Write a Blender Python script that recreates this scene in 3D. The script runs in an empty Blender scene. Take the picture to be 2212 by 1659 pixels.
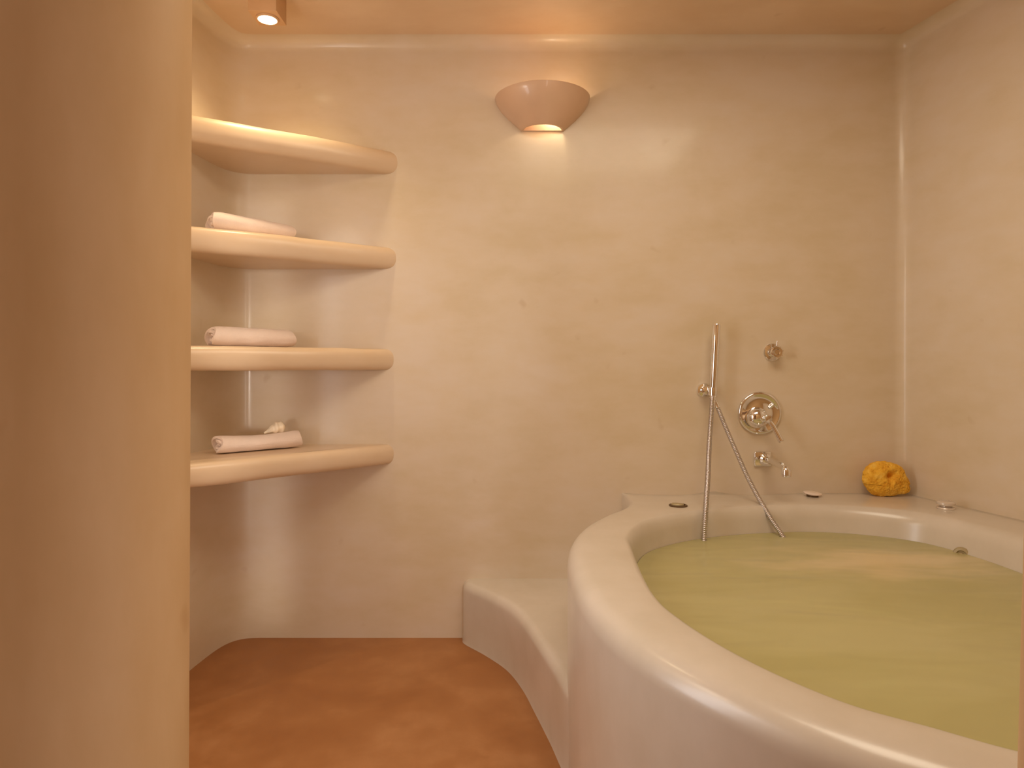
import bpy, bmesh, math, random
from mathutils import Vector, noise
random.seed(4)
S = bpy.context.scene
C = S.collection
F = 1475.0; HX, HY = 1106.0, 790.0; CAMZ = 1.12; D = 2.81
PI = math.pi

# ------------------------------------------------------------------ materials
def new_mat(name):
    m = bpy.data.materials.new(name); m.use_nodes = True
    nt = m.node_tree; nt.nodes.clear()
    out = nt.nodes.new('ShaderNodeOutputMaterial')
    return m, nt, out

def N(nt, typ, **kw):
    n = nt.nodes.new(typ)
    for k, v in kw.items():
        if k.startswith('i_'):
            n.inputs[k[2:].replace('_', ' ')].default_value = v
        else:
            setattr(n, k, v)
    return n

def ramp(nt, fac, stops):
    r = nt.nodes.new('ShaderNodeValToRGB')
    e = r.color_ramp.elements
    e[0].position, e[0].color = stops[0][0], (*stops[0][1], 1)
    e[1].position, e[1].color = stops[-1][0], (*stops[-1][1], 1)
    for p, c in stops[1:-1]:
        x = e.new(p); x.color = (*c, 1)
    nt.links.new(fac, r.inputs['Fac'])
    return r

def plaster(name, c_a, c_b, c_c, rough=(.30, .46), coat=.25, bump=.25, scale=2.0, streak=(3, 3, 3), spec=.5, nicks=.5, crough=.2, tooth=True):
    """polished lime plaster: mottled pigment clouds, trowel strokes, a few darker nicks"""
    m, nt, out = new_mat(name)
    L = nt.links.new
    geo = N(nt, 'ShaderNodeNewGeometry')
    mp = N(nt, 'ShaderNodeMapping'); mp.inputs['Scale'].default_value = streak
    L(geo.outputs['Position'], mp.inputs['Vector'])
    n1 = N(nt, 'ShaderNodeTexNoise', i_Scale=scale, i_Detail=5.0, i_Roughness=.55, i_Distortion=.5)
    L(geo.outputs['Position'], n1.inputs['Vector'])
    n2 = N(nt, 'ShaderNodeTexNoise', i_Scale=4.0, i_Detail=6.0, i_Roughness=.62)
    L(mp.outputs['Vector'], n2.inputs['Vector'])
    mx = N(nt, 'ShaderNodeMix'); mx.inputs[0].default_value = .42
    L(n1.outputs['Fac'], mx.inputs[2]); L(n2.outputs['Fac'], mx.inputs[3])
    cr = ramp(nt, mx.outputs[0], [(.36, c_a), (.50, c_b), (.64, c_c)])
    # nicks
    n3 = N(nt, 'ShaderNodeTexNoise', i_Scale=9.0, i_Detail=2.0)
    L(geo.outputs['Position'], n3.inputs['Vector'])
    nick = ramp(nt, n3.outputs['Fac'], [(.20, (.80, .72, .62)), (.27, (1, 1, 1))])
    mul = N(nt, 'ShaderNodeMix', data_type='RGBA', blend_type='MULTIPLY'); mul.inputs[0].default_value = nicks
    L(cr.outputs['Color'], mul.inputs[6]); L(nick.outputs['Color'], mul.inputs[7])
    b = N(nt, 'ShaderNodeBsdfPrincipled')
    L(mul.outputs[2], b.inputs['Base Color'])
    rr = N(nt, 'ShaderNodeMapRange'); rr.inputs['To Min'].default_value = rough[0]; rr.inputs['To Max'].default_value = rough[1]
    rr.inputs['From Min'].default_value = .35; rr.inputs['From Max'].default_value = .65
    L(n2.outputs['Fac'], rr.inputs['Value'])
    if tooth: L(rr.outputs['Result'], b.inputs['Roughness'])
    else: b.inputs['Roughness'].default_value = (rough[0]+rough[1])/2
    b.inputs['Coat Weight'].default_value = coat; b.inputs['Coat Roughness'].default_value = crough
    b.inputs['Specular IOR Level'].default_value = spec
    # soft hand-trowelled undulation + fine tooth
    n4 = N(nt, 'ShaderNodeTexNoise', i_Scale=3.5, i_Detail=0.0)
    L(geo.outputs['Position'], n4.inputs['Vector'])
    ad = N(nt, 'ShaderNodeMath', operation='MULTIPLY_ADD'); ad.inputs[1].default_value = .12
    L(n2.outputs['Fac'], ad.inputs[0]); L(n4.outputs['Fac'], ad.inputs[2])
    bp = N(nt, 'ShaderNodeBump'); bp.inputs['Strength'].default_value = bump; bp.inputs['Distance'].default_value = .015
    L((ad if tooth else n4).outputs[0], bp.inputs['Height']); L(bp.outputs['Normal'], b.inputs['Normal'])
    L(b.outputs[0], out.inputs['Surface'])
    return m

def lin(r, g, b):
    f = lambda v: ((v/255+.055)/1.055)**2.4 if v > 10 else v/255/12.92
    return (f(r), f(g), f(b))

M = {}
M['wall']  = plaster('peach_polished_plaster', lin(213,197,168), lin(219,204,181), lin(222,209,192), streak=(1.2,1.2,3.0), coat=.3, crough=.14)
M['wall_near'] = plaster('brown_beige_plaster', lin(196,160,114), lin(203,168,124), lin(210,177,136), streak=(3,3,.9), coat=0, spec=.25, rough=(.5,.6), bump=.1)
M['ceil']  = plaster('ceiling_plaster', lin(212,184,150), lin(218,192,160), lin(224,200,170), streak=(1,2,2), bump=.1)
M['tub']   = plaster('pale_polished_plaster', lin(204,194,178), lin(210,201,187), lin(216,207,195), streak=(2,2,1), coat=.5, rough=(.26,.36), bump=.12, nicks=0, tooth=False)
M['shelf'] = plaster('shelf_plaster', lin(220,194,162), lin(226,202,172), lin(230,208,182), streak=(1,1,4), bump=.12, nicks=0, tooth=False)
M['floor'] = plaster('terracotta_screed', lin(156,102,56), lin(166,113,67), lin(180,129,84), streak=(2,2,2), coat=.0, rough=(.4,.55), spec=.35)

def simple(name, col, rough=.5, metal=0, coat=0, bump=0, bscale=200, var=.06, nscale=12, sheen=0):
    m, nt, out = new_mat(name); L = nt.links.new
    b = N(nt, 'ShaderNodeBsdfPrincipled')
    tc = N(nt, 'ShaderNodeTexCoord')
    n = N(nt, 'ShaderNodeTexNoise', i_Scale=float(nscale), i_Detail=3.0)
    L(tc.outputs['Object'], n.inputs['Vector'])
    lo = tuple(max(0, c*(1-var*2)) for c in col); hi = tuple(min(1, c*(1+var)) for c in col)
    cr = ramp(nt, n.outputs['Fac'], [(.35, lo), (.65, hi)])
    L(cr.outputs['Color'], b.inputs['Base Color'])
    b.inputs['Roughness'].default_value = rough; b.inputs['Metallic'].default_value = metal
    b.inputs['Coat Weight'].default_value = coat; b.inputs['Sheen Weight'].default_value = sheen
    if bump:
        n2 = N(nt, 'ShaderNodeTexNoise', i_Scale=float(bscale), i_Detail=3.0)
        L(tc.outputs['Object'], n2.inputs['Vector'])
        bp = N(nt, 'ShaderNodeBump'); bp.inputs['Strength'].default_value = bump; bp.inputs['Distance'].default_value = .003
        L(n2.outputs['Fac'], bp.inputs['Height']); L(bp.outputs['Normal'], b.inputs['Normal'])
    L(b.outputs[0], out.inputs['Surface'])
    return m

M['chrome'] = simple('polished_chrome', (.86, .85, .84), .06, 1, var=.02)
M['hose']   = simple('chrome_hose', (.60, .56, .55), .25, 1, var=.02)
M['dark_metal'] = simple('dark_bronze', (.16, .10, .05), .4, .7)
M['grille'] = simple('olive_cap', (.46, .38, .22), .45, .3)
M['towel']  = simple('white_terry', lin(246,228,216), .95, bump=.6, bscale=420, var=.02, sheen=.3)
M['white']  = simple('white_enamel', lin(238,222,210), .25, coat=.5, var=.01)
M['silver'] = simple('pale_satin_metal', lin(226,216,204), .25, .35, var=.02)
M['sconce'] = simple('sconce_ceramic', lin(220,188,160), .35, coat=.35, var=.03, nscale=6)
M['lampbox'] = simple('lamp_box_paint', lin(216,176,132), .5, var=.02)
M['shell']  = simple('shell', lin(244,230,206), .45, coat=.3, var=.1, nscale=25, bump=.3, bscale=60)

def sponge_mat():
    m, nt, out = new_mat('natural_sponge'); L = nt.links.new
    b = N(nt, 'ShaderNodeBsdfPrincipled'); tc = N(nt, 'ShaderNodeTexCoord')
    n = N(nt, 'ShaderNodeTexNoise', i_Scale=22.0, i_Detail=6.0, i_Roughness=.7)
    v = N(nt, 'ShaderNodeTexVoronoi', i_Scale=95.0)
    L(tc.outputs['Object'], n.inputs['Vector']); L(tc.outputs['Object'], v.inputs['Vector'])
    cr = ramp(nt, n.outputs['Fac'], [(.34, lin(214,146,30)), (.5, lin(240,184,56)), (.66, lin(248,204,92))])
    L(cr.outputs['Color'], b.inputs['Base Color'])
    b.inputs['Roughness'].default_value = .9
    bp = N(nt, 'ShaderNodeBump'); bp.inputs['Strength'].default_value = .8; bp.inputs['Distance'].default_value = .004
    L(v.outputs['Distance'], bp.inputs['Height']); L(bp.outputs['Normal'], b.inputs['Normal'])
    L(b.outputs[0], out.inputs['Surface']); return m
M['sponge'] = sponge_mat()

def water_mat():
    m, nt, out = new_mat('cloudy_bath_water'); L = nt.links.new
    geo = N(nt, 'ShaderNodeNewGeometry')
    mp = N(nt, 'ShaderNodeMapping'); mp.inputs['Scale'].default_value = (1.0, 2.6, 1)
    L(geo.outputs['Position'], mp.inputs['Vector'])
    n = N(nt, 'ShaderNodeTexNoise', i_Scale=1.8, i_Detail=3.0, i_Distortion=.6)
    L(mp.outputs['Vector'], n.inputs['Vector'])
    cr = ramp(nt, n.outputs['Fac'], [(.36, lin(198,190,132)), (.64, lin(208,200,146))])
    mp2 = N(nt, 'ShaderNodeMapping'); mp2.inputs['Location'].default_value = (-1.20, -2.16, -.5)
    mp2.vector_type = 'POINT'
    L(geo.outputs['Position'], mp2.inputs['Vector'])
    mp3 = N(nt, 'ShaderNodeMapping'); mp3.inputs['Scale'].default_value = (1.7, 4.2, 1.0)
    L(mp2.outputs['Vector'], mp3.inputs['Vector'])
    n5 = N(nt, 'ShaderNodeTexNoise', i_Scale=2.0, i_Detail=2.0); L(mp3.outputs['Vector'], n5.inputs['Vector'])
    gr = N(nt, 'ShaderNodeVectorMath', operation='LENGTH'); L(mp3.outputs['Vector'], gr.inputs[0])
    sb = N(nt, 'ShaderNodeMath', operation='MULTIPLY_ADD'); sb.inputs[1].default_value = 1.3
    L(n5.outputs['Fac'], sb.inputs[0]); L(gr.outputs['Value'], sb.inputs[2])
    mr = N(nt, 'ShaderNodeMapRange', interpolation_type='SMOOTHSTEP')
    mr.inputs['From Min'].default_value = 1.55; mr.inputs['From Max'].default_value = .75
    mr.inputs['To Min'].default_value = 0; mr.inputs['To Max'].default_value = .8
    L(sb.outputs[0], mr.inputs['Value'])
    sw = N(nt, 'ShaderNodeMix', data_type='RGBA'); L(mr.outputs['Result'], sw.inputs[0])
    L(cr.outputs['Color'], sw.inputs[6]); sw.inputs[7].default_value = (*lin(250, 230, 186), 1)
    dif = N(nt, 'ShaderNodeBsdfDiffuse'); L(sw.outputs[2], dif.inputs['Color'])
    tr = N(nt, 'ShaderNodeBsdfTransparent'); tr.inputs['Color'].default_value = (.72, .78, .46, 1)
    mix = N(nt, 'ShaderNodeMixShader'); mix.inputs[0].default_value = .22
    L(dif.outputs[0], mix.inputs[1]); L(tr.outputs[0], mix.inputs[2])
    gl = N(nt, 'ShaderNodeBsdfGlossy'); gl.inputs['Roughness'].default_value = .26
    fr = N(nt, 'ShaderNodeFresnel'); fr.inputs['IOR'].default_value = 1.36
    bp = N(nt, 'ShaderNodeBump'); bp.inputs['Strength'].default_value = .22; bp.inputs['Distance'].default_value = .03
    n2 = N(nt, 'ShaderNodeTexNoise', i_Scale=2.6, i_Detail=1.0, i_Distortion=.8)
    L(mp.outputs['Vector'], n2.inputs['Vector']); L(n2.outputs['Fac'], bp.inputs['Height'])
    L(bp.outputs['Normal'], gl.inputs['Normal']); L(bp.outputs['Normal'], fr.inputs['Normal'])
    mix2 = N(nt, 'ShaderNodeMixShader'); L(fr.outputs[0], mix2.inputs[0])
    L(mix.outputs[0], mix2.inputs[1]); L(gl.outputs[0], mix2.inputs[2])
    L(mix2.outputs[0], out.inputs['Surface']); return m
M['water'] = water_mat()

def emis(name, col, s):
    m, nt, out = new_mat(name)
    e = N(nt, 'ShaderNodeEmission'); e.inputs['Color'].default_value = (*col, 1); e.inputs['Strength'].default_value = s
    nt.links.new(e.outputs[0], out.inputs['Surface']); return m
M['led'] = emis('lit_spot_lens', (1, .80, .50), 9)
M['bulb'] = emis('lit_bulb', (1, .74, .42), 6)

# ------------------------------------------------------------------ helpers
def mesh_obj(name, verts, faces, mat, parent=None, smooth=True, loc=(0,0,0), sharp=None):
    me = bpy.data.meshes.new(name)
    me.from_pydata([tuple(v) for v in verts], [], faces); me.update()
    bm = bmesh.new(); bm.from_mesh(me)
    bmesh.ops.remove_doubles(bm, verts=bm.verts, dist=1e-5)
    bmesh.ops.recalc_face_normals(bm, faces=bm.faces)
    bm.to_mesh(me); bm.free()
    for p in me.polygons: p.use_smooth = smooth
    if sharp:
        me.set_sharp_from_angle(angle=math.radians(sharp))
    o = bpy.data.objects.new(name, me); C.objects.link(o)
    me.materials.append(mat)
    o.location = loc
    if parent: o.parent = parent
    return o

def structure(o):
    o['kind'] = 'structure'; return o

def tag(o, label, cat, group=None):
    o['label'] = label; o['category'] = cat
    if group: o['group'] = group
    return o

def empty(name, loc, label, cat, group=None):
    o = bpy.data.objects.new(name, None); C.objects.link(o); o.location = loc
    o.empty_display_size = .05
    return tag(o, label, cat, group)

def catmull(pts, n=10, closed=False):
    P = [Vector(p) for p in pts]; out = []
    m = len(P)
    rng = range(m) if closed else range(m-1)
    for i in rng:
        if closed: a, b, c, d = P[(i-1) % m], P[i], P[(i+1) % m], P[(i+2) % m]
        else: a, b, c, d = P[max(i-1, 0)], P[i], P[i+1], P[min(i+2, m-1)]
        for k in range(n):
            t = k/n
            out.append(.5*((2*b) + (c-a)*t + (2*a-5*b+4*c-d)*t*t + (3*b-a-3*c+d)*t**3))
    if not closed: out.append(P[-1])
    return out

def lathe(profile, axis_o, axis_d, seg=32, a0=0, a1=2*PI, up=None):
    """profile: (r, h) list revolved about axis"""
    o = Vector(axis_o); d = Vector(axis_d).normalized()
    u = Vector(up) if up else (Vector((0,0,1)) if abs(d.z) < .9 else Vector((1,0,0)))
    u = (u - d*u.dot(d)).normalized(); w = d.cross(u)
    vs, fs = [], []
    full = abs(a1-a0-2*PI) < 1e-6
    ns = seg if full else seg+1
    for r, h in profile:
        for k in range(ns):
            a = a0+(a1-a0)*k/seg
            vs.append(o + d*h + (u*math.cos(a)+w*math.sin(a))*r)
    for i in range(len(profile)-1):
        for k in range(seg):
            a = i*ns+k; b = i*ns+(k+1) % ns if full else i*ns+k+1
            fs.append((a, b, b+ns, a+ns))
    return vs, fs

def add(vf, vf2):
    n = len(vf[0]); vf[0].extend(vf2[0]); vf[1].extend([tuple(i+n for i in f) for f in vf2[1]]); return vf

def tube(path, rad, seg=12, cap=True):
    P = [Vector(p) for p in path]; vs, fs = [], []
    up = Vector((0, -1, 0)); prev = None
    for i, p in enumerate(P):
        t = (P[min(i+1, len(P)-1)] - P[max(i-1, 0)]).normalized()
        if prev is None:
            a = up if abs(t.dot(up)) < .9 else Vector((1,0,0)); u = (a-t*a.dot(t)).normalized()
        else: u = (prev - t*prev.dot(t)).normalized()
        prev = u; w = t.cross(u)
        r = rad(i/(len(P)-1)) if callable(rad) else rad
        for k in range(seg):
            a = 2*PI*k/seg; vs.append(p+(u*math.cos(a)+w*math.sin(a))*r)
    for i in range(len(P)-1):
        for k in range(seg):
            a = i*seg+k; b = i*seg+(k+1) % seg; fs.append((a, b, b+seg, a+seg))
    if cap:
        fs.append(tuple(range(seg))[::-1]); fs.append(tuple((len(P)-1)*seg+k for k in range(seg)))
    return vs, fs

def rbox(cx, cy, cz, sx, sy, sz, r=.004, seg=2):
    bm = bmesh.new(); bmesh.ops.create_cube(bm, size=1)
    for v in bm.verts: v.co = Vector((v.co.x*sx+cx, v.co.y*sy+cy, v.co.z*sz+cz))
    bmesh.ops.bevel(bm, geom=list(bm.edges), offset=r, segments=seg, profile=.5, affect='EDGES')
    vs = [v.co.copy() for v in bm.verts]; bm.verts.index_update()
    fs = [tuple(v.index for v in f.verts) for f in bm.faces]; bm.free()
    return [vs, fs]

# ------------------------------------------------------------------ room shell
CEIL = 2.46
def wall_x_right(d): return 1.611+.24*(D-d)
left_pts = [(-1.19,.75),(-1.189,1.4),(-1.188,2.0),(-1.187,2.40),(-1.184,2.50),(-1.176,2.60),(-1.166,2.68),(-1.150,2.742),(-1.125,2.782),(-1.09,2.803),(-1.05,2.809),(-1.0,2.81),(-.9,2.81),(-.6,2.81)]
lp = [Vector((p[0], p[1])) for p in left_pts]
lpath = catmull([(p.x, p.y, 0) for p in lp], 8)
mid = [Vector((x/20, D, 0)) for x in range(-11, 32)]
# right corner arc
rd = Vector((.24, -1, 0)).normalized(); rr = .055
corner = Vector((1.611, D, 0))
ang = math.acos(Vector((-1,0,0)).dot(rd)); tl = rr/math.tan(ang/2)
p0 = corner+Vector((-1,0,0))*tl; p1 = corner+rd*tl
cen = p0+Vector((0,-rr,0))
arc = []
a0 = PI/2; v1 = (p1-cen); a1 = math.atan2(v1.y, v1.x)
for k in range(9):
    a = a0+(a1-a0)*k/8; arc.append(cen+Vector((math.cos(a), math.sin(a), 0))*rr)
rpath = [corner+rd*t for t in [tl+.05*k for k in range(1, 48)]]
mid = [p for p in mid if p.x < p0.x-.01]

def sweep_wall(name, path, mat, z0=-.02, pre=None, post=None):
    full = ([pre] if pre else []) + path + ([post] if post else [])
    r = .05; m = len(path); n0 = 1 if pre else 0
    prof = [(z0, 0, 1, 0), (.0, 0, 1, 0)] + [(.1*k, 0, 1, 0) for k in range(1, 24)]
    prof += [(CEIL-r+r*math.sin(a), r-r*math.cos(a), math.cos(a), -math.sin(a)) for a in [PI/2*k/8 for k in range(9)]]
    k = len(prof); vs, ns, fs = [], [], []
    for i in range(m):
        j = i+n0
        t = (full[min(j+1, len(full)-1)]-full[max(j-1, 0)]).normalized()
        nrm = Vector((t.y, -t.x, 0))      # into the room
        for z, o, nh, nz in prof:
            p = path[i]+nrm*o; vs.append(Vector((p.x, p.y, z))); ns.append((nrm*nh+Vector((0, 0, nz))).normalized())
        for z in (z0, CEIL+.12):
            p = path[i]-nrm*.12; vs.append(Vector((p.x, p.y, z))); ns.append(-nrm)
    K = k+2
    for i in range(m-1):
        for j in range(k-1):
            fs.append((i*K+j, i*K+j+1, (i+1)*K+j+1, (i+1)*K+j))
        fs.append((i*K+k, (i+1)*K+k, (i+1)*K+k+1, i*K+k+1))
    me = bpy.data.meshes.new(name); me.from_pydata([tuple(v) for v in vs], [], fs); me.update()
    p0_ = me.polygons[0]
    if p0_.normal.dot(ns[0]) < 0: me.flip_normals()
    for p in me.polygons: p.use_smooth = True
    me.normals_split_custom_set_from_vertices([tuple(n) for n in ns])
    me.materials.append(mat)
    o = bpy.data.objects.new(name, me); C.objects.link(o)
    return structure(o)

sl = next(i for i, p in enumerate(lpath) if p.y > 2.66)
sweep_wall('wall_left', lpath[:sl+1], M['wall'], post=lpath[sl+1])
back = lpath[sl:]+mid+arc[:5]
sweep_wall('wall_back', back, M['wall'], pre=lpath[sl-1], post=arc[5])
sweep_wall('wall_right', arc[4:]+rpath, M['wall'], pre=arc[3])

def box_struct(name, x0, x1, y0, y1, z0, z1, mat, r=.002):
    vs, fs = rbox((x0+x1)/2, (y0+y1)/2, (z0+z1)/2, x1-x0, y1-y0, z1-z0, r, 1)
    return structure(mesh_obj(name, vs, fs, mat, sharp=30))
box_struct('floor', -1.75, 2.35, -2.6, 2.95, -.12, 0, M['floor'])
box_struct('ceiling', -1.75, 2.35, -2.6, 2.95, CEIL, CEIL+.12, M['ceil'])

def nose_wall(name, cx, cy, r, xfar, side, lean, mat):
    """wall between entrance and bath ending in a rounded nose; leans slightly"""
    out = []
    arcn = 24
    for k in range(arcn+1):
        a = -PI/2+PI*k/arcn
        out.append((cx+side*math.cos(a)*r, cy+math.sin(a)*r))
    ring = [(xfar, cy-r)]+out+[(xfar, cy+r)]
    zs = [0+CEIL*k/12 for k in range(13)]
    vs, fs = [], []
    n = len(ring)
    for z in zs:
        sh = lean*(z-1.12)
        for i, (x, y) in enumerate(ring):
            vs.append(Vector((x+sh*(1 if 0 < i < n-1 else 0), y, z)))
    for j in range(len(zs)-1):
        for i in range(n):
            a = j*n+i; b = j*n+(i+1) % n; fs.append((a, b, b+n, a+n))
    fs.append(tuple(range(n))); fs.append(tuple((len(zs)-1)*n+i for i in range(n)))
    return structure(mesh_obj(name, vs, fs, mat, sharp=40))
cy, r = .75, .1
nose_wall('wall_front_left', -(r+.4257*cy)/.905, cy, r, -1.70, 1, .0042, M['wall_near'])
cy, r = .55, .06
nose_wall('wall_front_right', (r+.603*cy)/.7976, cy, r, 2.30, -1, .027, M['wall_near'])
# entrance room behind the camera
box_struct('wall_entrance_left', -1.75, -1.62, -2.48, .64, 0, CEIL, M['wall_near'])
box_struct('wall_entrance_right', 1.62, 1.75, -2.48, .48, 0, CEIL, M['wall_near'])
# rear wall with an opening for the window door
vf = [[], []]
for b in [(-1.75,.76,0,CEIL),(1.12,1.75,0,CEIL),(.76,1.12,2.0,CEIL),(.76,1.12,0,.10)]:
    add(vf, rbox((b[0]+b[1])/2, -2.55, (b[2]+b[3])/2, b[1]-b[0], .14, b[3]-b[2], .002, 1))
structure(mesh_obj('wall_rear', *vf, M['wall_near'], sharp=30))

# ------------------------------------------------------------------ shelves
def make_shelf(name, zt, zb, dL, xe, label, bow=.02):
    A = Vector((-1.12, dL)); E = Vector((xe, D+.0))
    dirv = (E-A).normalized(); nrm = Vector((dirv.y, -dirv.x))
    A2 = A-dirv*.10; E2 = E+dirv*.04
    n = 40; front = []
    for k in range(n+1):
        t = k/n
        p = A2.lerp(E2, t)+nrm*(bow*math.sin(PI*min(1, t*1.0))+ .004*math.sin(t*9+zt*7))
        front.append(p)
    front = [p for p in front if p.x > -1.20]
    front = [Vector((-1.20, front[0].y-.02))]+front
    back = [Vector((xe, D+.035)), Vector((-.9, D+.035)), Vector((-1.11, D+.02)), Vector((-1.18, 2.755)), Vector((-1.205, 2.6))]
    nrms = []
    for i in range(len(front)):
        t = (front[min(i+1, len(front)-1)]-front[max(i-1, 0)]).normalized(); nrms.append(Vector((t.y, -t.x)))
    h = (zt-zb)/2; zc = (zt+zb)/2
    lay = []
    rk = 14
    for k in range(rk+1):
        a = PI/2-PI*k/rk
        z = zc+h*math.copysign(abs(math.sin(a))**.8, math.sin(a)); inset = h*.75*(1-abs(math.cos(a))**.8)
        lay.append((z, inset))
    vs, fs = [], []
    n = len(front)+len(back)
    for z, ins in lay:
        for i, p in enumerate(front):
            q = p-nrms[i]*ins
            wob = .0018*noise.noise(Vector((q.x*9, q.y*9, z*9)))
            vs.append(Vector((q.x, q.y, z+wob)))
        for p in back: vs.append(Vector((p.x, p.y, z)))
    for j in range(len(lay)-1):
        for i in range(n):
            a = j*n+i; b = j*n+(i+1) % n; fs.append((a, b, b+n, a+n))
    fs.append(tuple(range(n))); fs.append(tuple((len(lay)-1)*n+i for i in range(n)))
    o = mesh_obj(name, vs, fs, M['shelf'], sharp=50)
    return tag(o, label, 'shelf', 'plaster corner shelves')
make_shelf('corner_shelf', 2.003, 1.908, 2.385, -.470, 'empty rounded plaster corner shelf under the ceiling spotlight, highest of the four', bow=.012)
make_shelf('corner_shelf', 1.608, 1.517, 2.37, -.487, 'rounded plaster corner shelf just below the empty top shelf, a rolled towel at its left', bow=.02)
make_shelf('corner_shelf', 1.189, 1.102, 2.31, -.485, 'rounded plaster corner shelf at eye level, seen edge-on, carrying a rolled white towel', bow=.02)
make_shelf('corner_shelf', .797, .714, 2.20, -.495, 'lowest rounded plaster corner shelf, with the shell-topped rolled towel on it', bow=.02)

# ------------------------------------------------------------------ towels
def make_towel(zt, a, b, ha, hb, label, seed, sag=0.0):
    rng = random.Random(seed)
    A = Vector((a[0], a[1], 0)); B = Vector((b[0], b[1], 0)); ax = (B-A).normalized(); side = Vector((-ax.y, ax.x, 0))
    Lh = (B-A).length
    turns, th = 2.75, .0105
    nS, nL = 120, 26
    outer, inner = [], []
    Rm = 1.0
    pts = []
    for k in range(nS+1):
        t = k/nS; ang = t*turns*2*PI
        rad = .16+.84*t
        pts.append((ang, rad))
    vs, fs = [], []
    ring = []
    for side_k in (0, 1):
        rngk = range(nS+1) if side_k == 0 else range(nS, -1, -1)
        for k in rngk:
            ang, rad = pts[k]; rr_ = rad-(.235 if side_k else 0)
            ring.append((ang, max(rr_, .02), pts[k][1]))
    m = len(ring)
    for j in range(nL+1):
        s = j/nL
        H = ha+(hb-ha)*s
        for (ang, rad, base) in ring:
            # squash: flat underneath, broad
            an = -ang+PI*1.22
            x = math.cos(an)*rad*H*.62
            y = math.sin(an)*rad*H*.5
            if y < -.40*H: y = -.40*H-(-.40*H-y)*.25
            endshift = .008*math.sin(ang*1.7+seed)+.007*(1-base)
            off = endshift*((1-s)**6) - endshift*(s**6)*.7
            rnd = .90+.10*min(1, (min(s, 1-s)*12))**.5
            bend = sag*math.sin(PI*s)
            wob = .0016*noise.noise(Vector((s*7, math.cos(an)*2+seed, math.sin(an)*2)))
            p = A+ax*(Lh*s+off)+side*((x)*rnd+wob)+Vector((0, 0, (y*rnd)+.43*H+wob-bend*(1 if y > 0 else .0)))
            vs.append(p+Vector((0, 0, 0)))
    zmin = min(v.z for v in vs)
    for j in range(nL):
        for i in range(m):
            a_ = j*m+i; b_ = j*m+(i+1) % m; fs.append((a_, b_, b_+m, a_+m))
    # caps as strips between outer and inner curves
    for base, flip in ((0, 0), (nL*m, 1)):
        for i in range(nS):
            o1, o2 = base+i, base+i+1; i1, i2 = base+(m-1-i), base+(m-2-i)
            fs.append((o1, o2, i2, i1))
    c = (A+B)/2
    vs = [v-c-Vector((0, 0, zmin)) for v in vs]
    o = mesh_obj('rolled_towel', vs, fs, M['towel'], loc=(c.x, c.y, zt), sharp=50)
    tag(o, label, 'towel', 'rolled white towels on the corner shelves')
    return o
make_towel(1.609, (-1.088, 2.470), (-.862, 2.672), .085, .070, 'rolled white towel on the second corner shelf, the highest of the rolled towels', 1)
make_towel(1.190, (-1.085, 2.462), (-.862, 2.672), .088, .082, 'rolled white towel with two folded ends on the edge-on eye-level corner shelf', 2)
make_towel(.798, (-1.075, 2.49), (-.845, 2.705), .082, .082, 'rolled white towel on the lowest corner shelf, dented under a small shell', 3, sag=.010)

def sstep0(t): t = min(1, t/.72); return t*t*(3-2*t)
# shell on the lowest towel: spiral whorls tapering to a point
vs, fs = [], []
ns, nk = 64, 40
for i in range(ns+1):
    t = i/ns
    prof_r = .004+.019*sstep0(t) if t < .72 else .023*math.sqrt(max(0, 1-((t-.72)/.28)**2))
    for k in range(nk):
        a = 2*PI*k/nk
        whorl = 1+.13*math.sin(t*21+a)*min(1, t*2)+.05*math.sin(5*a+t*9)
        r_ = max(prof_r*whorl, .0003)
        vs.append(Vector((-.042+.084*t, math.cos(a)*r_, math.sin(a)*r_*.92+.006*math.sin(t*3))))
for i in range(ns):
    for k in range(nk):
        a = i*nk+k; b = i*nk+(k+1) % nk; fs.append((a, b, b+nk, a+nk))
fs.append(tuple(range(nk))); fs.append(tuple(ns*nk+k for k in range(nk)))
sh = mesh_obj('seashell', vs, fs, M['shell'], loc=(-.922, 2.652, .872))
sh.rotation_euler = (math.radians(20), math.radians(-16), math.radians(38))
tag(sh, 'small off-white shell lying on the rolled towel of the lowest shelf', 'seashell')

# ------------------------------------------------------------------ ceiling spot box
sp = empty('ceiling_spotlight', (-.878, 2.452, 2.365), 'square beige box spotlight with one lit round lens above the top shelf', 'spotlight')
bx = rbox(0, 0, .0485, .101, .11, .093, .003, 2)
# lens recess
body = mesh_obj('housing', *bx, M['lampbox'], parent=sp, sharp=30)
rg = lathe([(.040,-.0005),(.040,.003),(.033,.003),(.033,-.004),(.037,-.005),(.040,-.0005)], (0,0,0), (0,0,1), 40)
mesh_obj('lens_ring', *rg, M['lampbox'], parent=sp)
ln = lathe([(.0001,-.0055),(.020,-.005),(.034,-.0035),(.034,.0)], (0,0,0), (0,0,1), 40)
o = mesh_obj('lens', *ln, M['led'], parent=sp)

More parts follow.
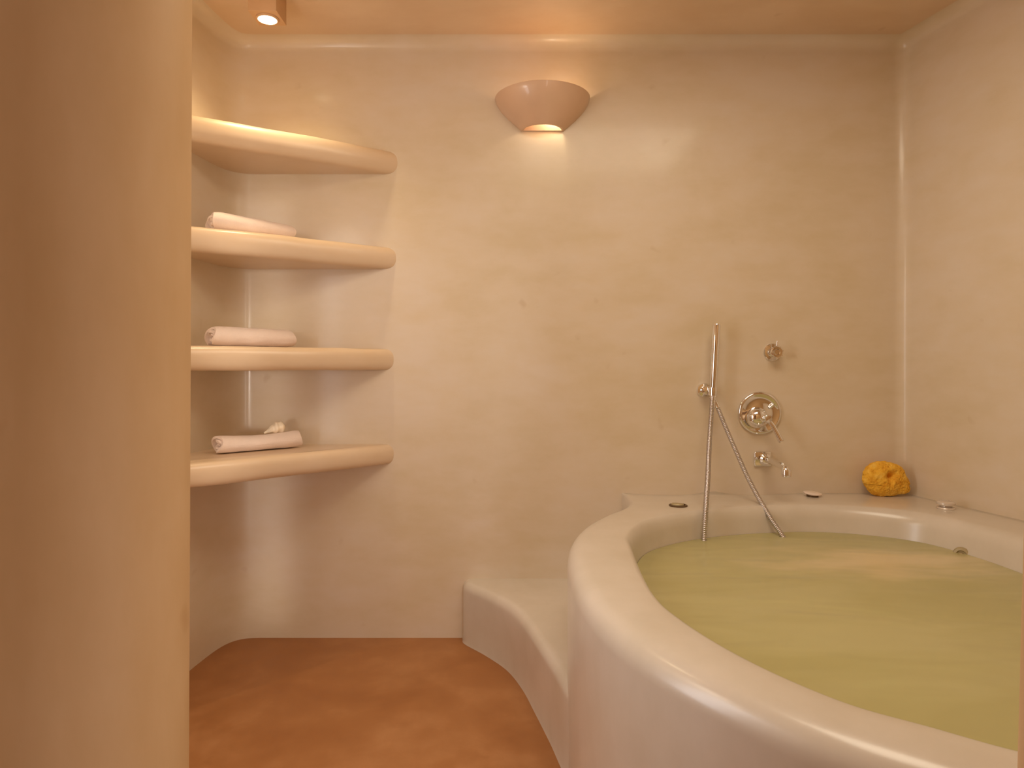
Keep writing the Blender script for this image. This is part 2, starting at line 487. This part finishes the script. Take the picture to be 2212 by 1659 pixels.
# ------------------------------------------------------------------ wall sconce
SX = .125
sc = empty('wall_sconce', (SX, D, 2.086), 'half-bowl beige plaster wall lamp glowing from its lower opening', 'wall lamp')
def half_bowl():
    zt, zb, Rt, Rb, th = .130, 0., .195, .088, .010
    rings = []
    prof = []
    for k in range(17):
        t = k/16
        prof.append((Rb+(Rt-Rb)*(math.sin(t*PI/2)**1.0*.8+t*.2), zb+(zt-zb)*t))
    inn = [(r_-th, z_) for r_, z_ in prof][::-1]
    loop = prof+[(Rt-th*.5, zt+.003)]+inn+[(Rb-th*.5, zb-.002)]
    vs, fs = [], []
    seg = 48; m = len(loop)
    for k in range(seg+1):
        a = PI*k/seg
        for r_, z_ in loop:
            vs.append(Vector((-math.cos(a)*r_, -math.sin(a)*r_*.98, z_)))
    for k in range(seg):
        for i in range(m):
            a_ = k*m+i; b_ = k*m+(i+1) % m; fs.append((a_, b_, b_+m, a_+m))
    fs.append(tuple(range(m))); fs.append(tuple(seg*m+i for i in range(m)))
    return vs, fs
mesh_obj('shade', *half_bowl(), M['sconce'], parent=sc, sharp=50)
# bulb and holder inside
bl = lathe([(.0001,-.022),(.010,-.020),(.018,-.010),(.020,0),(.016,.012),(.010,.022),(.0001,.024)], (.03,-.05,.092), (0,0,1), 20)
mesh_obj('back_plate', *rbox(0, -.004, .062, .178, .010, .128, .002, 2), M['sconce'], parent=sc, sharp=40)
mesh_obj('bulb', *bl, M['bulb'], parent=sc)
hd = rbox(.03, -.022, .068, .03, .044, .016, .003, 2)
add(hd, lathe([(.0001,0),(.013,0),(.013,.022),(.0001,.022)], (.03,-.05,.058), (0,0,1), 20))
mesh_obj('bulb_holder', *hd, M['white'], parent=sc, sharp=40)

# ------------------------------------------------------------------ bath tub
RIM = .596
CT = Vector((.93, 1.65))
Wp = [(.348,1.60),(.362,1.95),(.385,2.12),(.468,2.29),(.65,2.435),(.88,2.52),(1.115,2.548),(1.30,2.50),(1.44,2.39),(1.505,2.20),(1.525,1.98),(1.53,1.70),(1.48,1.32),(1.33,1.03),(1.10,.89),(.88,.875),(.72,.945),(.62,1.02),(.53,1.095),(.44,1.24),(.375,1.42)]
Op = [(.452,2.83),(.452,2.68),(.43,2.60),(.385,2.52),(.315,2.42),(.235,2.27),(.185,2.12),(.160,1.97),(.152,1.80),(.158,1.6),(.185,1.42),(.235,1.27),(.315,1.125),(.42,.985),(.525,.885),(.62,.82),(.78,.745),(.98,.705),(1.2,.70),(1.6,.70),(2.14,.70)]
W = [Vector((p.x, p.y)) for p in catmull([(x, y, 0) for x, y in Wp], 12, True)]
Oc = [Vector((p.x, p.y)) for p in catmull([(x, y, 0) for x, y in Op], 10)]
Oc += [Vector((wall_x_right(.70)+.015, .70)), Vector((wall_x_right(2.81)+.015, 2.83))]
def raycast(poly, th, c=CT):
    d = Vector((math.cos(th), math.sin(th))); best = None
    n = len(poly)
    for i in range(n):
        a, b = poly[i]-c, poly[(i+1) % n]-c
        e = b-a; den = d.x*e.y-d.y*e.x
        if abs(den) < 1e-12: continue
        t = (a.x*e.y-a.y*e.x)/den; u = (a.x*d.y-a.y*d.x)/den
        if t > 0 and -1e-9 <= u <= 1+1e-9 and (best is None or t > best): best = t
    return best
angs = [2*PI*k/300 for k in range(300)]
for cpt in (Vector((.452, 2.83)), Vector((.452, 2.70)), Oc[-1], Oc[-2]):
    v = cpt-CT; angs.append(math.atan2(v.y, v.x) % (2*PI)); angs.append((angs[-1]+.006) % (2*PI))
angs = sorted(set(round(a, 5) for a in angs))
def rim_off(th):   # how far the bowl widens between waterline and rim
    dx, dy = math.cos(th), math.sin(th)
    return .035+.055*max(0, dx)**1.2*(.6+.4*dy)
def sstep(a, b, x):
    t = max(0, min(1, (x-a)/(b-a))); return t*t*(3-2*t)
DR = [(.45,.0),(.55,-.012),(.64,-.024),(.72,-.008),(.82,.010),(.90,-.006),(.97,-.018),(1.06,-.008),(1.2,0),(3,0)]
def deckbump(x):
    for (x0, b0), (x1, b1) in zip(DR, DR[1:]):
        if x0 <= x < x1:
            t = sstep(0, 1, (x-x0)/(x1-x0)); return b0+(b1-b0)*t
    return 0
WZ = .50
cols = []
for th in angs:
    w = raycast(W, th); o_ = raycast(Oc, th); ro = w+rim_off(th)
    dv = Vector((math.cos(th), math.sin(th)))
    po = CT+dv*o_
    onwall = (po.y > 2.795) or (po.x > wall_x_right(po.y)-.03)
    rf = .003 if onwall else .05
    rf = min(rf, (o_-ro)*.55)
    col = [(w*.30, .085), (w*.62, .09), (w*.80, .105), (w*.90, .16), (w*.955, .26), (w*.985, .38), (w, WZ), (w+(ro-w)*.18, WZ+.035)]
    for k in range(1, 7):
        a = PI/2*k/6
        col.append((w+(ro-w)*(.18+.82*(1-math.cos(a))), WZ+.035+(RIM-WZ-.035)*math.sin(a)))
    in_o = o_-rf
    for k in (.33, .66): col.append((ro+(in_o-ro)*k, RIM+.0012*math.sin(k*PI)))
    zb = RIM+(deckbump(po.x)*1.0 if onwall and po.y > 2.79 else 0)
    if onwall:
        col += [(in_o-.06 if in_o-.06 > ro else in_o-.01, RIM), (in_o, zb), (o_, zb-.003), (o_, .3), (o_, 0)]
        # keep vertex count equal
        col = col[:-2]+[(o_, .5), (o_, .4), (o_, .3), (o_, .2), (o_, .1), (o_, .0)]
    else:
        for k in range(0, 6):
            a = PI/2*k/5
            col.append((in_o+rf*math.sin(a), RIM-rf+rf*math.cos(a)))
        col += [(o_, .35), (o_, .15), (o_, .0)]
    cols.append([(CT.x+dv.x*r_, CT.y+dv.y*r_, z_) for r_, z_ in col])
nc = len(cols[0]); assert all(len(c) == nc for c in cols), set(len(c) for c in cols)
vs = [Vector(p) for c in cols for p in c]; fs = []
na = len(cols)
for i in range(na):
    j = (i+1) % na
    for k in range(nc-1):
        fs.append((i*nc+k, j*nc+k, j*nc+k+1, i*nc+k+1))
fs.append(tuple(i*nc for i in range(na)))
tub = mesh_obj('bathtub', vs, fs, M['tub'], sharp=65)
tag(tub, 'large built-in rounded bathtub of pale polished plaster filled with water', 'bathtub')

# water body
vs, fs = [], []
levels = [(0.9985, WZ), (.983, .40), (.95, .28), (.80, .14), (.3, .11)]
rings_top = [.2, .4, .6, .8, .93, .998]
na2 = 180
for f_ in rings_top:
    for i in range(na2):
        th = 2*PI*i/na2; w = raycast(W, th)*f_
        x, y = CT.x+math.cos(th)*w, CT.y+math.sin(th)*w
        vs.append(Vector((x, y, WZ+.0015*noise.noise(Vector((x*3, y*5, 0)))*(1 if f_ < .95 else 0))))
for f_, z_ in levels[1:]:
    for i in range(na2):
        th = 2*PI*i/na2; w = raycast(W, th)*f_
        vs.append(Vector((CT.x+math.cos(th)*w, CT.y+math.sin(th)*w, z_)))
nr = len(rings_top)+len(levels)-1
for j in range(nr-1):
    for i in range(na2):
        a = j*na2+i; b = j*na2+(i+1) % na2; fs.append((a, b, b+na2, a+na2))
fs.append(tuple(range(na2))); fs.append(tuple((nr-1)*na2+i for i in range(na2)))
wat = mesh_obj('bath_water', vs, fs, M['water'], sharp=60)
tag(wat, 'cloudy yellow-green water filling the plaster bathtub', 'water')

# ------------------------------------------------------------------ step beside the tub
Sp = [(-.2,2.83),(-.199,2.79),(-.185,2.745),(-.10,2.64),(-.015,2.51),(.040,2.36),(.078,2.2),(.118,2.02),(.150,1.86),(.20,1.72)]
sc2 = [Vector((p.x, p.y)) for p in catmull([(x, y, 0) for x, y in Sp], 8)]
nrm2 = []
for i in range(len(sc2)):
    t = (sc2[min(i+1, len(sc2)-1)]-sc2[max(i-1, 0)]).normalized(); nrm2.append(Vector((t.y, -t.x)))
if nrm2[20].x > 0: nrm2 = [-n for n in nrm2]
backp = [Vector((.30,1.78)), Vector((.30,2.3)), Vector((.55,2.6)), Vector((.55,2.83))]
prof = [(0,-.004),(.015,0),(.1,0),(.2,0)]+[(.244-.034+.034*math.sin(a), .034*(1-math.cos(a))) for a in [PI/2*k/7 for k in range(8)]]
vs, fs = [], []
n = len(sc2)+len(backp)
for z, ins in prof:
    for p, nn in zip(sc2, nrm2): vs.append(Vector(((p-nn*ins).x, min((p-nn*ins).y, 2.83), z)))
    for p in backp: vs.append(Vector((p.x, p.y, z)))
for j in range(len(prof)-1):
    for i in range(n):
        a = j*n+i; b = j*n+(i+1) % n; fs.append((a, b, b+n, a+n))
fs.append(tuple(range(n))); fs.append(tuple((len(prof)-1)*n+i for i in range(n)))
stp = mesh_obj('step', vs, fs, M['tub'], sharp=50)
tag(stp, 'low curved plaster step between the brown floor and the bathtub', 'step')

# ------------------------------------------------------------------ bath fittings on the wall
def wx(px, d): return (px-HX)/F*d
def wz(py, d): return CAMZ-(py-HY)/F*d
def place(name, loc, label, cat): return empty(name, loc, label, cat)
Y = (0,-1,0)

# hand shower holder + wall outlet
hx, hz = wx(1524, D-.03), wz(843, D-.03)
hb = place('shower_holder', (hx, D, hz), 'round chrome wall bracket holding the hand shower', 'shower holder')
vf = lathe([(.0001,0),(.029,0),(.029,.006),(.026,.010),(.015,.012),(.013,.030),(.018,.036),(.019,.046),(.013,.053),(.0001,.055)], (0,0,0), Y, 32)
mesh_obj('wall_rosette', *vf, M['chrome'], parent=hb, sharp=40)
wx0, wz0 = wx(1540, D-.065)-hx, wz(845, D-.065)-hz
cl = list(tube([(0,-.042,0),(wx0*.5,-.052,0),(wx0*.8,-.060,-.001)], .0085, 14))
add(cl, lathe([(.0135,-.017),(.0175,-.017),(.0185,.0),(.0175,.015),(.0135,.015),(.0135,-.017)], (wx0,-.065,wz0), (.012,0,1), 28))
mesh_obj('clip', *cl, M['chrome'], parent=hb, sharp=40)

# hand shower
d_w = D-.065
pb = Vector((wx(1539.5, d_w), d_w, wz(866, d_w))); pt = Vector((wx(1548.5, d_w+.0), d_w-.0, wz(699, d_w)))
hs = place('hand_shower', (pb.x, pb.y, pb.z), 'slim chrome stick hand shower with a ribbed metal hose hanging into the water', 'hand shower')
ax = pt-pb; Lw = ax.length; axn = ax.normalized()
vf = lathe([(.0001,.0),(.0095,0),(.0105,.02),(.0125,.035),(.0138,.06),(.0150,Lw*.5),(.0155,Lw-.008),(.0135,Lw-.002),(.0001,Lw)], (0,0,0), axn, 28)
mesh_obj('handle', *vf, M['chrome'], parent=hs, sharp=50)
# spray face on wall side near the top
fv = rbox(0, .0125, Lw*.72, .010, .004, Lw*.42, .0015, 2)
fv[0] = [Vector((v.x+axn.x*v.z, v.y, v.z)) for v in fv[0]]
mesh_obj('spray_face', *fv, M['dark_metal'], parent=hs, sharp=40)
# hose: from the handle into the water, loops below the surface, back up to the wall outlet
def P(px, py, d): return Vector((wx(px, d), d, wz(py, d)))
hp = [P(1538.5,862,d_w), P(1536,900,2.72), P(1532,960,2.665), P(1529.5,1020,2.575), P(1526.5,1070,2.50), P(1523,1125,2.44), P(1521,1166,2.425)]
end = hp[-1]
hp += [Vector((end.x-.004, end.y-.02, .44)), Vector((.72, 2.37, .32)), Vector((.82, 2.33, .25)), Vector((.95, 2.34, .30)), Vector((1.0, 2.40, .42))]
hq = [P(1692,1161,2.475), P(1668,1125,2.52), P(1644,1085,2.575), P(1617,1035,2.63), P(1590,975,2.68), P(1567,922,2.72), P(1553,888,2.745), P(1546,872,2.755), P(1536,858,2.765)]
hp += hq
sm = catmull(hp, 40)
# resample evenly
acc = [0]
for a, b in zip(sm, sm[1:]): acc.append(acc[-1]+(b-a).length)
tot = acc[-1]; stepl = .0016; out = []; j = 0
ncount = int(tot/stepl)
for k in range(ncount+1):
    s = tot*k/ncount
    while j < len(acc)-2 and acc[j+1] < s: j += 1
    t = (s-acc[j])/max(1e-9, acc[j+1]-acc[j]); out.append(sm[j].lerp(sm[j+1], t)-Vector(hs.location))
def hr(t):
    return .0086+.0015*math.sin(t*ncount*2*PI/4)
mesh_obj('hose', *tube(out, hr, 12), M['hose'], parent=hs)
# hose nuts
nt1 = lathe([(.0001,-.0),(.0105,0),(.0115,-.012),(.0105,-.03),(.009,-.036),(.0001,-.036)], (0,0,.002), axn, 20)
mesh_obj('hose_nut', *nt1, M['chrome'], parent=hs, sharp=40)
p_ = hq[-3]-Vector(hs.location); q_ = (hq[-1]-hq[-4]).normalized()
nt2 = lathe([(.0001,-.02),(.0100,-.02),(.0108,0),(.0100,.016),(.0001,.016)], hq[-2]-Vector(hs.location), q_, 20)
mesh_obj('hose_nut', *nt2, M['chrome'], parent=hs, sharp=40)

# stop valve
vx, vz = wx(1668, D), wz(761, D)
sv = place('stop_valve', (vx, D, vz), 'small round chrome shut-off valve up on the wall right of the hand shower', 'valve')
vf = lathe([(.0001,0),(.036,0),(.0365,.005),(.033,.009),(.020,.011),(.017,.018),(.0155,.030),(.0001,.030)], (0,0,0), Y, 40)
mesh_obj('rosette', *vf, M['chrome'], parent=sv, sharp=40)
kn = list(lathe([(.0001,.028),(.020,.028),(.023,.031),(.0235,.052),(.021,.055),(.012,.0545),(.010,.052),(.0001,.052)], (0,0,0), Y, 40))
add(kn, tube([(0,-.044,-.004),(.004,-.046,.045)], lambda t: .0045-.001*t, 12))
for k in range(8):
    a = 2*PI*k/8+.2
    add(kn, tube([(math.cos(a)*.0232,-.031,math.sin(a)*.0232),(math.cos(a)*.0232,-.053,math.sin(a)*.0232)], .0026, 8))
mesh_obj('knob', *kn, M['chrome'], parent=sv, sharp=40)

# mixer
mx_, mz_ = wx(1640, D), wz(892, D)
mv = place('bath_mixer', (mx_, D, mz_), 'large round chrome mixer plate with a downward lever, above the spout', 'mixer tap')
vf = lathe([(.0001,0),(.086,0),(.0885,.003),(.088,.008),(.083,.0125),(.077,.013),(.073,.0105),(.040,.0125),(.036,.014),(.0001,.014)], (0,0,0), Y, 64)
mesh_obj('rosette', *vf, M['chrome'], parent=mv, sharp=50)
vf = lathe([(.0001,.012),(.043,.012),(.044,.02),(.041,.034),(.034,.046),(.024,.054),(.012,.058),(.0001,.059)], (-.018,0,-.018), Y, 48)
mesh_obj('dome', *vf, M['chrome'], parent=mv, sharp=50)
lv = list(lathe([(.0001,.0),(.013,.0),(.0165,.006),(.0165,.030),(.013,.036),(.0001,.037)], (.012,-.040,-.020), Y, 28))
add(lv, tube([(-.012,-.046,-.018),(.014,-.060,-.024)], .010, 16))
add(lv, tube([(.014,-.062,-.024),(.030,-.070,-.048),(.046,-.078,-.082),(.056,-.084,-.106),(.058,-.0855,-.110)], lambda t: .0085+.0035*min(1, t*1.6)-(0.004 if t > .98 else 0), 18))
mesh_obj('lever', *lv, M['chrome'], parent=mv, sharp=40)
dv_ = tube([(.038,-.014,.022),(.052,-.022,.038)], lambda t: .006+.001*t, 14)
mesh_obj('diverter_pin', *dv_, M['chrome'], parent=mv, sharp=40)

# spout
sx, sz = wx(1646, D), wz(991, D)
so = place('bath_spout', (sx, D, sz), 'chrome bath spout on a square wall plate with a downturned tip', 'spout')
mesh_obj('wall_plate', *rbox(0,-.006,0,.070,.012,.062,.006,3), M['chrome'], parent=so, sharp=40)
ar = list(lathe([(.0001,.01),(.024,.01),(.026,.014),(.024,.030),(.017,.036),(.0001,.036)], (0.006,0,0), Y, 32))
pth = catmull([(.006,-.02,0),(.006,-.08,.001),(.006,-.15,.000),(.006,-.205,-.001),(.006,-.228,-.010),(.006,-.234,-.024)], 8)
add(ar, tube(pth, lambda t: .0125+.001*t, 20))
mesh_obj('spout_arm', *ar, M['chrome'], parent=so, sharp=40)
tp = lathe([(.0001,0),(.0165,0),(.018,-.003),(.018,-.026),(.0150,-.029),(.0120,-.029),(.0120,-.018),(.0001,-.018)], (.006,-.232,-.008), (0,0,1), 28)
mesh_obj('nozzle', *tp, M['chrome'], parent=so, sharp=40)

# ------------------------------------------------------------------ deck fittings
def disc(prof, seg=36): return lathe(prof, (0,0,0), (0,0,1), seg)
a = place('air_control', (wx(1465,2.55), 2.55, RIM), 'dark bronze recessed air button at the left end of the tub deck', 'tub fitting')
mesh_obj('collar', *disc([(.0001,0),(.034,0),(.0345,.0035),(.031,.0055),(.026,.005),(.0255,.0015),(.0001,.0015)]), M['dark_metal'], parent=a, sharp=40)
c_ = mesh_obj('cap', *disc([(.0001,.0),(.0235,.0),(.024,.004),(.021,.0075),(.010,.009),(.0001,.009)]), M['grille'], parent=a, sharp=40)
c_.location = (-.002, .002, .0018); c_.rotation_euler = (math.radians(-3), math.radians(3), 0)
a = place('air_control', (wx(1755,2.735), 2.735, RIM), 'flat white round button on the tub deck below the spout', 'tub fitting')
mesh_obj('collar', *disc([(.0001,0),(.022,0),(.023,.008),(.020,.010),(.0001,.010)]), M['dark_metal'], parent=a, sharp=40)
c_ = mesh_obj('cap', *disc([(.0001,.009),(.026,.009),(.0345,.012),(.0355,.015),(.032,.0175),(.018,.019),(.0001,.0195)]), M['white'], parent=a, sharp=60)
c_.rotation_euler = (math.radians(4), math.radians(3), 0)
a = place('air_control', (wx(2043,2.50), 2.50, RIM), 'two-tier silvery round knob on the tub deck right of the sponge', 'tub fitting')
mesh_obj('collar', *disc([(.0001,0),(.029,0),(.031,.003),(.029,.007),(.017,.009),(.016,.014),(.0001,.014)]), M['silver'], parent=a, sharp=40)
kb = list(disc([(.0001,.012),(.020,.012),(.029,.015),(.031,.019),(.030,.025),(.024,.028),(.0001,.028)]))
add(kb, rbox(0,0,.0295,.040,.006,.006,.002,2))
mesh_obj('cap', *kb, M['silver'], parent=a, sharp=40)
# whirlpool jet in the bowl wall at the waterline
th = math.atan2(2.245-CT.y, 1.475-CT.x); w = raycast(W, th)
jp = CT+Vector((math.cos(th), math.sin(th)))*(w-.004)
dj = Vector((-math.cos(th), -math.sin(th), .05))
jt = lathe([(.0001,-.006),(.024,-.006),(.026,.002),(.023,.007),(.016,.008),(.013,.003),(.0001,.002)], (0,0,0), dj, 28)
add(list(jt), lathe([(.0001,.0),(.008,.0),(.008,.014),(.0001,.014)], (0,0,0), dj, 16))
o = mesh_obj('jet_nozzle', *jt, M['grille'], loc=(jp.x, jp.y, .494), sharp=40)
tag(o, 'dark round water jet in the right inner wall of the tub at the waterline', 'tub fitting')

# ------------------------------------------------------------------ sponge
bm = bmesh.new(); bmesh.ops.create_icosphere(bm, subdivisions=6, radius=1)
for v in bm.verts:
    p = v.co.copy()
    n_ = p.normalized()
    r_ = 1+.10*noise.noise(n_*1.6+Vector((3,1,2)))+.05*noise.noise(n_*4)+.022*noise.noise(n_*11)
    q = Vector((n_.x*.077, n_.y*.046, n_.z*.074))*r_
    # squarish top right, tail at the lower right
    q.x += .012*max(0, n_.x)*(1 if n_.z > -.2 else .6)
    tail = max(0, n_.dot(Vector((.86, -.1, -.50)).normalized()))**14
    q += Vector((.026, -.004, -.012))*tail
    if n_.x < -.2 and n_.z < -.3: q.z += .012*(-n_.x)
    # central dimple and pores towards the viewer
    dd = (Vector((n_.x, n_.z))-Vector((.22, .22))).length
    if n_.y < 0:
        q.y += .034*math.exp(-(dd/.20)**2)*(-n_.y)
        q.y += .012*math.exp(-((n_.x-.16)**2/.008+(n_.z-.0)**2/.14))+.010*math.exp(-((n_.x-.45)**2/.02+(n_.z-.35)**2/.03))
    cell = noise.noise(n_*19)
    if cell > .28: q *= 1-.06*(cell-.28)*3
    v.co = q
zm = min(v.co.z for v in bm.verts)
for v in bm.verts: v.co.z = max(v.co.z-zm-.004, 0)
me = bpy.data.meshes.new('bath_sponge'); bm.to_mesh(me); bm.free()
for p in me.polygons: p.use_smooth = True
me.materials.append(M['sponge'])
so_ = bpy.data.objects.new('bath_sponge', me); C.objects.link(so_)
so_.location = (1.487, 2.742, RIM+.0005); so_.rotation_euler = (0, math.radians(0), math.radians(-4))
tag(so_, 'yellow-orange natural bath sponge in the rear corner of the tub deck', 'sponge')

# ------------------------------------------------------------------ lights
def area(name, loc, rot, sx, sy, power, col):
    l = bpy.data.lights.new(name, 'AREA'); l.shape = 'RECTANGLE'; l.size = sx; l.size_y = sy; l.energy = power; l.color = col
    o = bpy.data.objects.new(name, l); C.objects.link(o); o.location = loc; o.rotation_euler = rot; return o
def point(name, loc, power, col, rad):
    l = bpy.data.lights.new(name, 'POINT'); l.energy = power; l.color = col; l.shadow_soft_size = rad
    o = bpy.data.objects.new(name, l); C.objects.link(o); o.location = loc; return o
R90 = math.radians(90)
# daylight from the entrance side: tall glazed opening behind
area('daylight_window', (.94, -2.54, 1.05), (R90, 0, 0), .30, 1.86, 15, (1, .95, .90))
area('low_side_fill', (1.58, -.45, .36), (R90, 0, math.radians(68)), .8, .6, 16, (1, .94, .86))  # added unseen fill brightening the lower near wall, no window there
# window beside the washbasin, round the corner in the left wall
area('basin_window', (-1.15, 1.28, 1.20), (R90, 0, math.radians(-90)), .42, 1.15, 7.5, (.93, .96, 1))
point('basin_lamp', (-1.00, 1.55, 1.80), 6, (1, .88, .74), .14)
# ceiling lamp over the tub, outside the view
area('ceiling_lamp', (.55, 1.45, 2.43), (0, 0, 0), 1.0, .8, 15, (1, .86, .66))
# added unseen strip light brightening the corner beside the left wall
g = area('corner_strip_fill', (-1.00, .87, .96), (R90, 0, 0), .13, 1.82, .20, (1, .90, .78)); g.data.spread = math.radians(9)
# shelf spot
l = bpy.data.lights.new('shelf_spot', 'SPOT'); l.energy = 15; l.color = (1, .77, .46); l.spot_size = math.radians(125); l.spot_blend = .9; l.shadow_soft_size = .03
o = bpy.data.objects.new('shelf_spot', l); C.objects.link(o); o.location = (-.878, 2.452, 2.352)
# sconce bulb
point('sconce_bulb_light', (SX+.04, D-.050, 2.150), 1.5, (1, .82, .56), .022)

w = bpy.data.worlds.new('world'); S.world = w; w.use_nodes = True
w.node_tree.nodes['Background'].inputs[0].default_value = (.9, .95, 1, 1)
w.node_tree.nodes['Background'].inputs[1].default_value = .6

# ------------------------------------------------------------------ camera
cam = bpy.data.cameras.new('camera'); co = bpy.data.objects.new('camera', cam); C.objects.link(co)
cam.sensor_width = 36; cam.lens = F/2212*36; cam.shift_y = -(829.5-HY)/2212; cam.clip_start = .02
co.location = (0, 0, CAMZ); co.rotation_euler = (math.radians(90), 0, 0)
S.camera = co
S.view_settings.view_transform = 'Standard'; S.view_settings.look = 'None'
S.view_settings.gamma = 1; S.view_settings.use_curve_mapping = False
S.view_settings.exposure = 0.09
S.cycles.max_bounces = 12; S.cycles.diffuse_bounces = 6
